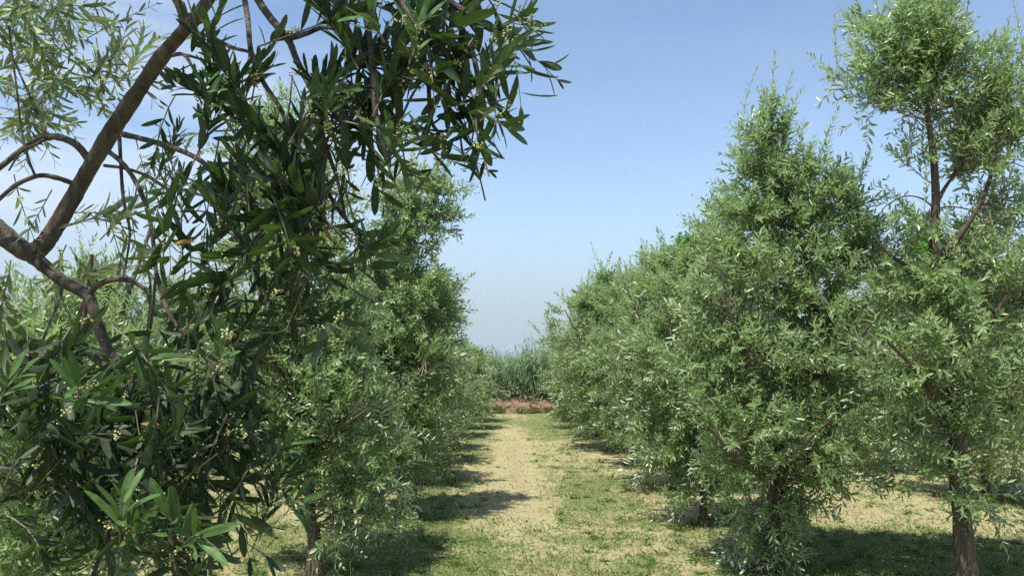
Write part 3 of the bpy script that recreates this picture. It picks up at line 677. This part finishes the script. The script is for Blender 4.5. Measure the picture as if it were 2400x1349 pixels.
for (x, y, k, s, lab, g) in rows:
    wx = s * (1.0 if g == 'o' or y < 17 else 1.14)
    if g == 'r' and 17 < y < 21: x -= 0.32; s *= 1.05
    if y > 22 and g != 'o': x += 0.35 if g == 'l' else -0.5
    c = copy_thing(protos[k], (x + rng.normal() * 0.05, y + rng.normal() * 0.1, 0), rng.random() * 6.28, (wx, wx, s * rng.uniform(0.95, 1.03)), lab)
    c['group'] = gr[g]

# bright green broad-leaved trees beyond the rows
def broad_tree(loc, H, Rr, label, n=9):
    root = thing('broadleaf_tree', loc, label, 'tree', 'bright green broad leaved trees')
    tr = Tubes(); lb = auto_limbs(H, 0.12, Rr * 0.9, 6); S = []
    for (pts, r0, r1) in lb: S.append(tr.one(pts, r0, r1, 8))
    link('trunk', tr.mesh('trunk', M_bark), root)
    lv = Leaves(); br = Tubes(); S = np.vstack(S)
    for (c, r, nb) in auto_blobs(H, Rr, 10, z0=1.4, n=n):
        v = unit(rng.normal(size=(nb * 3, 3))); e = np.array(c) + v * np.array(r) * rng.random((nb * 3, 1)) ** 0.4
        s = S[np.linalg.norm(e[:, None] - S[None], axis=2).argmin(1)]
        tt = np.linspace(0, 1, 4)[None, :, None]
        br.batch(s[:, None] + (e - s)[:, None] * tt, np.full((len(e), 4), 0.008) * np.array([1, .8, .6, .4]), 3)
        k = 34; pos = np.repeat(e, k, 0) + rng.normal(size=(len(e) * k, 3)) * 0.13
        m = len(pos); ln = rng.uniform(0.06, 0.11, m)
        lv.add(pos, rng.normal(size=(m, 3)), rng.normal(size=(m, 3)) * 0.6 + UP, ln, ln * 0.85, rng.random(m), rng.uniform(0, .3, m))
    link('branches', br.mesh('branches', M_twig), root); link('crown', lv.mesh('crown', M_broad), root)
    return root
broad_tree((4.35, 21.0, 0), 5.1, 1.05, 'bright green leafy tree above the right row, just left of the pointed olive')
broad_tree((9.6, 19.8, 0), 5.0, 1.3, 'bright green leafy tree behind the bare leader of the tallest olive')

# cane thicket on the bank
lv = Leaves(); tb = Tubes()
n = 900
x = rng.uniform(-7, 10, n); y = 30.2 + rng.random(n) * 2.2
h = (1.45 + 1.0 * fbm(x * 0.9, y * 0, 77)) * rng.uniform(0.6, 1.08, n) + 0.25 * np.exp(-((x - 0.9) / 0.7) ** 2)
base = np.stack([x, y - 0.7 * (rng.random(n) ** 2) - 0.4 * (np.sin(x * 1.3 + 1) > 0), np.full(n, 0.15)], -1)
ln = np.stack([rng.normal(size=n) * 0.28 - 0.12, rng.normal(size=n) * 0.22 - 0.2, np.ones(n)], -1)
t = np.linspace(0, 1, 5)
pts = base[:, None] + ln[:, None] * (t * 1.0)[None, :, None] * h[:, None, None]
tb.batch(pts, np.full((n, 5), 0.011) * np.array([1, .9, .8, .6, .3]), 4)
k = 34
f = np.tile(np.linspace(0.08, 1, k), n); idx = np.repeat(np.arange(n), k)
pos = base[idx] + ln[idx] * (f * h[idx])[:, None]
a = rng.random(n * k) * 6.283; el = rng.uniform(-0.5, 1.1, n * k)
d = np.stack([np.cos(a) * np.cos(el), np.sin(a) * np.cos(el), np.sin(el)], -1); nn = np.stack([-np.cos(a) * np.sin(el), -np.sin(a) * np.sin(el), np.cos(el)], -1)
Ll = rng.uniform(0.18, 0.42, n * k)
lv.add(pos, d, nn, Ll, Ll * 0.085, rng.random(n * k), rng.uniform(0.2, 0.8, n * k))
V = lv.mesh('cane', M_cane, fine=True)
o = link('cane_thicket', V); tag(o, 'dense green cane thicket on the red clay bank at the end of the track', 'cane thicket', None, 'stuff')
o = link('stems', tb.mesh('stems', M_cane), o)

# ------------------------------------------------------------------ haze in the air
bm_ = bpy.data.meshes.new('haze')
hx, hy0, hy1, z0_, z1_ = 7000, -7000, 7000, -1.5, 75
hv = [(-hx, hy0, z0_), (hx, hy0, z0_), (hx, hy1, z0_), (-hx, hy1, z0_), (-hx, hy0, z1_), (hx, hy0, z1_), (hx, hy1, z1_), (-hx, hy1, z1_)]
bm_.from_pydata(hv, [], [(0, 3, 2, 1), (4, 5, 6, 7), (0, 1, 5, 4), (1, 2, 6, 5), (2, 3, 7, 6), (3, 0, 4, 7)])
mh, th = new_mat('haze')
pv = th.nodes.new('ShaderNodeVolumePrincipled'); pv.inputs['Density'].default_value = 0.00035; pv.inputs['Color'].default_value = (0.82, 0.93, 1.0, 1); pv.inputs['Anisotropy'].default_value = 0.2
oh = th.nodes.new('ShaderNodeOutputMaterial'); th.links.new(pv.outputs[0], oh.inputs['Volume'])
bm_.materials.append(mh)
tag(link('haze', bm_), kind='stuff')

# ------------------------------------------------------------------ foreground tree
D0 = 1.9
fb = P(-190, 1349, D0); fb[2] = 0
root = thing('olive_tree', tuple(fb), 'nearest olive tree, its thick branch and dark flowering shoots hanging across the left', 'olive tree', 'olive trees in the left row')
def Q(px, py, d): return P(px, py, d) - fb
def QL(l): return [Q(*p) for p in l]
tr = Tubes()
tr.one([(0, 0, -0.05), (0.02, 0.0, 0.4), (-0.02, 0.02, 0.9), (-0.05, 0, 1.4), Q(-260, 690, D0 + .05), Q(-200, 560, D0)], 0.065, 0.036, sides=14, jit=0.15, knots=4)
tr.one([(0, 0, -0.06), (0, 0, 0.05), (0.01, 0, 0.22)], 0.12, 0.074, sides=14)
tr.one([Q(-215, 590, D0), Q(-300, 400, D0 + .1), Q(-340, 150, D0 + .2), Q(-300, -200, D0 + .3), Q(-200, -600, D0 + .3)], 0.045, 0.012, sides=10)
tr.one([Q(-215, 590, D0), Q(-320, 500, D0 - .5), Q(-500, 300, D0 - 1.1), Q(-500, -300, D0 - 1.5)], 0.035, 0.010, sides=10)
link('trunk', tr.mesh('trunk', M_bark_near), root)
def limb_part(specs, mat=M_bark_near):
    t_ = Tubes(); cs = []
    for (pts, r0, r1, sd) in specs: cs.append(t_.one(QL(pts), r0, r1, sides=sd, n=8, jit=0.10, knots=4 if r0 > .01 else 2))
    return link('branch', t_.mesh('branch', mat), root), cs
A = 1.85
big, c_big = limb_part([
    ([(-210, 500, 1.9), (-100, 490, 1.88), (-30, 520, 1.86), (20, 560, A), (62, 590, A), (95, 580, A), (125, 540, A), (170, 465, A), (215, 385, 1.83), (270, 295, 1.8), (330, 205, 1.76), (385, 125, 1.72), (440, 62, 1.68), (492, -5, 1.64), (560, -120, 1.58), (680, -230, 1.5), (820, -300, 1.42)], 0.0245, 0.009, 14),
    ([(436, 70, 1.68), (425, 20, 1.67), (410, -10, 1.67), (380, -120, 1.66), (330, -300, 1.7)], 0.0115, 0.006, 8),
    ([(215, 385, 1.83), (185, 345, 1.82), (150, 325, 1.82), (110, 322, 1.82), (60, 345, 1.82), (0, 392, 1.82), (-60, 440, 1.83)], 0.0085, 0.0055, 7),
    ([(110, 324, 1.82), (85, 338, 1.80), (50, 355, 1.79), (20, 400, 1.78)], 0.004, 0.002, 5),
    ([(172, 430, 1.84), (130, 416, 1.83), (90, 412, 1.82), (40, 432, 1.81), (0, 465, 1.8), (-60, 520, 1.8)], 0.006, 0.004, 6),
    ([(82, 412, 1.82), (66, 370, 1.80), (50, 300, 1.8), (38, 200, 1.8), (20, 60, 1.8)], 0.003, 0.002, 5),
    ([(110, 322, 1.82), (85, 260, 1.85), (50, 180, 1.9), (10, 90, 1.9)], 0.003, 0.002, 5),
])
low, c_low = limb_part([
    ([(62, 590, A), (100, 620, 1.84), (150, 660, 1.82), (205, 692, 1.80), (222, 735, 1.78), (240, 790, 1.76), (268, 840, 1.74), (300, 885, 1.7), (330, 960, 1.65), (350, 1080, 1.6)], 0.0145, 0.006, 10),
    ([(205, 692, 1.80), (235, 665, 1.78), (275, 654, 1.76), (315, 662, 1.74), (350, 690, 1.72), (365, 740, 1.7)], 0.0068, 0.0035, 7),
    ([(-150, 840, 1.7), (-60, 815, 1.68), (0, 806, 1.66), (60, 802, 1.64), (110, 806, 1.62), (170, 815, 1.6), (240, 850, 1.55), (300, 905, 1.5)], 0.0095, 0.005, 8),
    ([(150, 660, 1.82), (135, 710, 1.78), (115, 760, 1.74), (95, 812, 1.66)], 0.0035, 0.002, 5),
    ([(300, 885, 1.7), (345, 895, 1.65), (400, 925, 1.6), (450, 990, 1.5)], 0.007, 0.004, 6),
    ([(345, 895, 1.6), (342, 820, 1.58), (355, 740, 1.56), (365, 650, 1.54)], 0.006, 0.003, 6),
    ([(345, 895, 1.6), (355, 960, 1.56), (370, 1020, 1.5), (400, 1080, 1.4), (440, 1160, 1.3)], 0.006, 0.003, 6),
    ([(240, 1150, 1.4), (205, 1140, 1.4), (195, 1090, 1.42), (215, 1020, 1.46), (270, 960, 1.55), (310, 900, 1.65)], 0.005, 0.003, 6),
    ([(200, 1120, 1.42), (260, 1220, 1.36), (220, 1340, 1.3), (200, 1460, 1.25)], 0.004, 0.003, 5),
    ([(440, 1160, 1.3), (400, 1250, 1.28), (420, 1360, 1.26)], 0.004, 0.0025, 5),
])
hang, c_hang = limb_part([
    ([(290, 315, 1.76), (350, 330, 1.7), (420, 352, 1.62), (475, 380, 1.52), (505, 420, 1.45), (520, 480, 1.4)], 0.006, 0.004, 7),
    ([(255, 355, 1.8), (290, 385, 1.74), (320, 430, 1.68), (345, 490, 1.6), (358, 560, 1.55), (366, 640, 1.5)], 0.0055, 0.0035, 7),
    ([(280, 320, 1.78), (284, 400, 1.75), (290, 470, 1.72), (304, 540, 1.7), (298, 600, 1.68), (288, 650, 1.66)], 0.0045, 0.002, 6),
    ([(245, 388, 1.8), (290, 394, 1.76), (340, 410, 1.7), (380, 435, 1.64), (410, 462, 1.58), (440, 520, 1.5)], 0.004, 0.0025, 6),
    ([(455, 75, 1.68), (500, 90, 1.6), (545, 112, 1.55), (590, 125, 1.5), (620, 160, 1.45)], 0.0045, 0.003, 6),
    ([(400, 130, 1.71), (430, 128, 1.68), (450, 155, 1.65), (465, 185, 1.6)], 0.0045, 0.0025, 6),
    ([(540, -120, 1.58), (565, -40, 1.5), (580, 40, 1.46), (588, 120, 1.42), (610, 180, 1.38), (660, 260, 1.33), (690, 330, 1.3)], 0.006, 0.003, 6),
    ([(560, -80, 1.5), (605, 0, 1.42), (640, 50, 1.38), (675, 92, 1.35), (695, 140, 1.32), (720, 190, 1.28), (745, 240, 1.25)], 0.0075, 0.004, 7),
    ([(675, 92, 1.35), (720, 78, 1.3), (755, 65, 1.28), (800, 70, 1.24)], 0.0045, 0.003, 6),
    ([(690, -230, 1.5), (800, -120, 1.35), (900, -60, 1.25), (1010, -20, 1.18), (1110, 40, 1.14)], 0.010, 0.004, 7),
    ([(820, -120, 1.33), (850, 0, 1.24), (870, 120, 1.18), (880, 260, 1.14), (910, 380, 1.12)], 0.006, 0.003, 6),
    ([(900, -60, 1.25), (960, 40, 1.2), (1000, 160, 1.18), (1010, 280, 1.16), (1040, 320, 1.16)], 0.005, 0.002, 6),
    ([(1010, -20, 1.18), (1090, 80, 1.16), (1120, 180, 1.15), (1130, 280, 1.15), (1120, 340, 1.15)], 0.005, 0.002, 6),
    ([(520, 480, 1.4), (560, 560, 1.36), (600, 640, 1.32), (640, 720, 1.3)], 0.004, 0.002, 6),
    ([(690, 330, 1.3), (740, 400, 1.27), (780, 470, 1.25), (830, 540, 1.24), (860, 590, 1.22)], 0.004, 0.002, 6),
    ([(745, 240, 1.25), (760, 330, 1.24), (790, 420, 1.22), (812, 520, 1.2)], 0.004, 0.002, 6),
    ([(366, 640, 1.5), (400, 740, 1.42), (470, 820, 1.36), (520, 850, 1.32)], 0.0045, 0.002, 6),
])

# leafy shoots: (px0,py0,px1,py1, depth0, depth1, leaf pairs, leaf length)
def near_shoots(lst, lv, tb, buds=None, upb=0.18, spread=(22, 52), tb_=-0.12, rise=0.0):
    for (x0, y0, x1, y1, d0, d1, npr, ll) in lst:
        s = Q(x0, y0, d0); e = Q(x1, y1, d1); v = e - s; Ln = np.linalg.norm(v)
        pt = shoots(s[None], (v / Ln + np.array([0, 0, 0.12]))[None], np.array([Ln]), npr, ll, lv, tb, droop=0.12, r0=0.0017, spread=spread, upb=upb, seg=6, wr=(0.18, 0.25), tintb=tb_, rise=rise)
        if buds is not None: buds.append(pt[0])

def rand_shoots(regs, dens=1.0, flip=0.0):
    out = []
    for (cx, cy, rx, ry, d0, d1, n, ang, sp, ll) in regs:
        for _ in range(int(round(n * dens))):
            a = rng.random() * 6.283; r = rng.random() ** 0.5
            x = cx + math.cos(a) * r * rx; y = cy + math.sin(a) * r * ry
            th = R((-ang if rng.random() < flip else ang) + rng.normal() * sp); L_ = rng.uniform(0.15, 0.27) / 1.3 * 2000 / ((d0 + d1) / 2) * 1.0
            d = rng.uniform(d0, d1)
            dx = math.cos(th) * L_; dy = math.sin(th) * L_
            out.append((x - dx * .5, y - dy * .5, x + dx * .5, y + dy * .5, d, d + rng.normal() * 0.06, int(rng.integers(7, 10)), ll * rng.uniform(0.74, 1.0)))
    return out

# regions in the photograph: angle 90 = hanging down, -90 = rising
upper = rand_shoots([
    (500, 120, 50, 120, 1.30, 1.5, 6, 95, 25, .060), (600, 170, 70, 60, 1.35, 1.5, 4, 80, 40, .055),
    (840, 90, 90, 90, 1.12, 1.3, 11, 90, 40, .064), (960, 110, 100, 100, 1.12, 1.3, 12, 90, 40, .066), (1080, 90, 80, 90, 1.12, 1.25, 10, 85, 35, .066), (1180, 60, 50, 50, 1.15, 1.2, 3, -40, 30, .060),
    (1130, 200, 50, 70, 1.10, 1.2, 5, 90, 25, .064), (900, 230, 90, 60, 1.12, 1.3, 8, 95, 40, .062), (1110, 290, 30, 50, 1.12, 1.2, 3, 95, 20, .058),
    (800, 270, 80, 80, 1.15, 1.3, 8, 95, 30, .064), (700, 330, 80, 80, 1.18, 1.35, 8, 80, 30, .066), (850, 350, 70, 60, 1.12, 1.25, 5, 90, 35, .062), (990, 320, 60, 25, 1.15, 1.2, 3, 10, 25, .050),
    (500, 230, 60, 70, 1.3, 1.5, 7, 95, 30, .060), (560, 350, 70, 80, 1.25, 1.45, 7, 90, 30, .062), (640, 450, 80, 70, 1.2, 1.35, 8, 80, 30, .066), (760, 440, 80, 70, 1.18, 1.3, 7, 85, 30, .064), (500, 450, 60, 70, 1.25, 1.45, 6, 90, 25, .062),
    (420, 540, 50, 80, 1.3, 1.45, 5, 90, 22, .066), (540, 560, 80, 70, 1.2, 1.4, 7, 85, 30, .066), (680, 580, 80, 60, 1.18, 1.3, 7, 75, 30, .066), (800, 580, 60, 50, 1.15, 1.25, 5, 60, 35, .062),
    (480, 680, 80, 70, 1.2, 1.4, 6, 80, 30, .066), (620, 700, 90, 60, 1.2, 1.35, 6, 80, 30, .064), (740, 710, 60, 60, 1.18, 1.3, 5, 80, 40, .062), (400, 330, 50, 60, 1.6, 1.9, 5, 60, 50, .052),
], 0.68, 0.6)
hero_up = [(830, 640, 905, 520, 1.18, 1.14, 8, .058), (830, 560, 890, 610, 1.17, 1.15, 6, .056), (760, 300, 790, 190, 1.14, 1.1, 7, .056), (700, 240, 790, 215, 1.16, 1.12, 7, .054),
          (960, 150, 985, 20, 1.10, 1.06, 7, .060), (900, 100, 860, 30, 1.10, 1.06, 6, .058), (1110, 230, 1165, 160, 1.12, 1.08, 7, .062), (1150, 150, 1225, 80, 1.12, 1.1, 6, .058), (910, 410, 935, 300, 1.12, 1.1, 7, .058), (900, 330, 960, 385, 1.12, 1.12, 5, .052),
          (1040, 320, 960, 330, 1.15, 1.17, 4, .045), (1120, 260, 1190, 310, 1.14, 1.14, 5, .054), (1115, 280, 1120, 345, 1.14, 1.14, 4, .054), (1180, 60, 1245, 40, 1.15, 1.15, 5, .05), (1200, 30, 1250, 80, 1.15, 1.15, 4, .046),
          (480, 170, 500, 0, 1.4, 1.36, 8, .062), (470, 300, 500, 190, 1.4, 1.3, 7, .060), (800, 740, 730, 830, 1.2, 1.2, 5, .060)]
side_ = rand_shoots([
    (60, 60, 90, 70, 1.9, 2.4, 11, 30, 70, .055), (180, 80, 90, 70, 2.0, 2.5, 9, 40, 60, .055), (60, 190, 80, 80, 1.9, 2.4, 10, 60, 60, .056), (170, 190, 80, 60, 2.0, 2.4, 8, 60, 60, .055), (270, 90, 40, 50, 2.1, 2.4, 4, -70, 30, .05),
    (260, 190, 70, 30, 2.1, 2.4, 5, 20, 30, .052), (40, 300, 60, 60, 1.8, 2.2, 6, 70, 50, .054), (90, 30, 80, 40, 1.6, 1.9, 4, 20, 60, .06), (340, 110, 25, 40, 1.8, 2.1, 3, -80, 30, .05),
    (40, 500, 50, 60, 1.8, 2.1, 2, 70, 30, .045), (230, 510, 60, 30, 1.7, 1.9, 4, 10, 25, .052), (280, 560, 30, 40, 1.7, 1.9, 2, 80, 30, .05), (360, 350, 60, 50, 1.9, 2.2, 3, 90, 50, .05),
    (90, 680, 60, 60, 1.8, 2.2, 3, 80, 50, .05), (20, 690, 30, 60, 1.4, 1.6, 2, 80, 40, .06), (200, 620, 60, 30, 2.2, 2.6, 3, 0, 40, .05), (330, 590, 40, 50, 1.9, 2.2, 2, 70, 50, .05), (400, 480, 40, 40, 1.6, 1.7, 2, 80, 30, .045),
], 1.1)
lower = rand_shoots([
    (60, 880, 70, 50, 1.2, 1.5, 6, -60, 50, .064), (180, 880, 70, 50, 1.2, 1.5, 5, -60, 50, .064), (60, 980, 80, 70, 1.2, 1.5, 8, 80, 60, .064), (180, 1000, 90, 70, 1.2, 1.5, 9, 60, 60, .064), (300, 1000, 90, 70, 1.2, 1.5, 8, 60, 60, .064),
    (420, 950, 80, 60, 1.2, 1.45, 7, 60, 50, .064), (440, 1050, 90, 70, 1.2, 1.4, 9, 70, 60, .066), (340, 1110, 100, 70, 1.2, 1.4, 8, 60, 60, .064), (200, 1120, 100, 70, 1.2, 1.5, 8, 60, 60, .062), (70, 1120, 70, 80, 1.2, 1.5, 5, 60, 60, .062),
    (560, 1030, 60, 60, 1.25, 1.45, 5, 50, 50, .062), (450, 1180, 90, 70, 1.15, 1.4, 7, 60, 60, .062), (300, 1230, 100, 70, 1.2, 1.4, 7, 60, 60, .062), (130, 1260, 90, 70, 1.25, 1.5, 5, 60, 60, .060), (620, 1130, 50, 50, 1.3, 1.5, 4, 20, 50, .058),
    (400, 1310, 110, 40, 1.2, 1.4, 5, 60, 60, .060), (520, 900, 70, 60, 1.25, 1.5, 4, 70, 50, .062), (560, 800, 60, 40, 1.3, 1.4, 3, 70, 50, .060), (400, 830, 70, 40, 1.3, 1.4, 3, 40, 40, .060),
], 0.98, 0.45)
hero_low = [(180, 960, 200, 880, 1.15, 1.12, 5, .066), (170, 930, 235, 935, 1.16, 1.14, 5, .060), (0, 940, 40, 870, 1.15, 1.12, 6, .064), (280, 1270, 290, 1190, 1.1, 1.06, 6, .064), (290, 1270, 350, 1255, 1.1, 1.08, 4, .052),
          (430, 1270, 400, 1190, 1.12, 1.08, 5, .060), (430, 1280, 465, 1220, 1.12, 1.08, 4, .06), (500, 860, 420, 830, 1.15, 1.12, 5, .060), (500, 860, 545, 810, 1.15, 1.12, 5, .058), (640, 1180, 720, 1170, 1.3, 1.28, 6, .05), (610, 1110, 680, 1010, 1.3, 1.3, 6, .055)]

def bud_mesh(paths, n_clusters, parent, st):
    """little panicles of round buds springing from leaf joints"""
    # octahedron-ish ball, subdivided once
    import bmesh
    bm = bmesh.new(); bmesh.ops.create_icosphere(bm, subdivisions=1, radius=1)
    bv = np.array([v.co[:] for v in bm.verts]); bf = np.array([[v.index for v in f.verts] for f in bm.faces]); bm.free()
    cen = []
    for _ in range(n_clusters):
        p = paths[rng.integers(len(paths))]; s = p[rng.integers(1, len(p))]
        d = unit(rng.normal(size=3) + np.array([0, 0, -0.2])); L_ = rng.uniform(0.018, 0.035)
        st.batch((s[None] + d[None] * np.linspace(0, L_, 4)[:, None])[None], np.full((1, 4), 0.0006), 3)
        k = int(rng.integers(10, 20)); f = rng.uniform(0.25, 1, k)
        c = s + d * (f * L_)[:, None] + unit(rng.normal(size=(k, 3))) * rng.uniform(0.002, 0.007, (k, 1))
        cen.append(c)
    cen = np.vstack(cen); r = rng.uniform(0.0012, 0.0019, len(cen))
    V = cen[:, None] + bv[None] * r[:, None, None]
    Fc = (np.arange(len(cen)) * len(bv))[:, None, None] + bf[None]
    link('blossom', mesh_from('blossom', V.reshape(-1, 3), Fc.reshape(-1, 3), [M_bud]), parent)

for part, lst, nb, ml in ((hang, upper, 130, M_leaf_shaded), (big, side_, 70, M_leaf_side), (low, lower, 120, M_leaf_shaded)):
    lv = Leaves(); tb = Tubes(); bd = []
    near_shoots([q[:7] + (q[7] * 0.88,) for q in lst], lv, tb, bd, tb_=-0.34 if part is hang else -0.28 if part is low else 0.0, rise=0.32 if part is hang else 0.12)  # tint lowered on hanging and lower shoots: shade put into leaf colour
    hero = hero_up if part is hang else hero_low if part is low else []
    near_shoots([q[:4] + (q[4] - 0.04, q[5] - 0.05) + (q[6], q[7] * 0.74) for q in hero], lv, tb, bd, tb_=0.34, rise=0.05, upb=0.35, spread=(25, 58))  # sunlit rosettes: sunlight put into a raised leaf tint
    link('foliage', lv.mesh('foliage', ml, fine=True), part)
    bud_mesh(bd, nb, part, tb)
    link('twigs', tb.mesh('twigs', M_twig), part)

# unseen crown shoots added above and behind the frame to shade what hangs below
lv = Leaves(); tb = Tubes()
cs = [(np.array(c_) - fb, r_, n_) for c_, r_, n_ in (
    ((-1.0, 1.3, 3.35), (0.5, 0.4, 0.2), 100), ((-0.45, 0.95, 3.2), (0.45, 0.4, 0.2), 60), ((-1.5, 1.9, 3.6), (0.5, 0.5, 0.3), 70),
    ((-2.1, 1.6, 3.0), (0.3, 0.6, 0.5), 60), ((-2.2, 1.4, 2.2), (0.25, 0.5, 0.4), 40), ((-1.9, 0.9, 1.5), (0.25, 0.4, 0.3), 25))]
for c, r, n in cs:
    s = c + unit(rng.normal(size=(n, 3))) * rng.random((n, 1)) ** 0.5 * np.array(r)
    shoots(s, rng.normal(size=(n, 3)) + UP * 0.4, rng.uniform(0.18, 0.35, n), 9, 0.06, lv, tb, droop=0.2)
link('crown', lv.mesh('crown', M_leaf_shaded), root)
link('branches', tb.mesh('branches', M_twig), root)

# a few yellowed leaves
for (px, py, d, ax, az, ll) in ((458, 567, 1.25, -1, 0.05, .038), (752, 530, 1.2, 0.5, -0.6, .026), (330, 992, 1.3, 1, -0.1, .032), (508, 5, 1.3, 0.1, 1, .032)):
    lv = Leaves()
    lv.add(Q(px, py, d)[None], np.array([[ax, 0.2, az]]), np.array([[0.1, -0.7, 0.6]]), np.array([ll]), np.array([ll * 0.28]), np.array([0.6]), np.array([0.15]))
    y_ = link('yellow_leaf', lv.mesh('yellow_leaf', M_yellow, fine=True), root); y_['label'] = 'yellowed olive leaf'
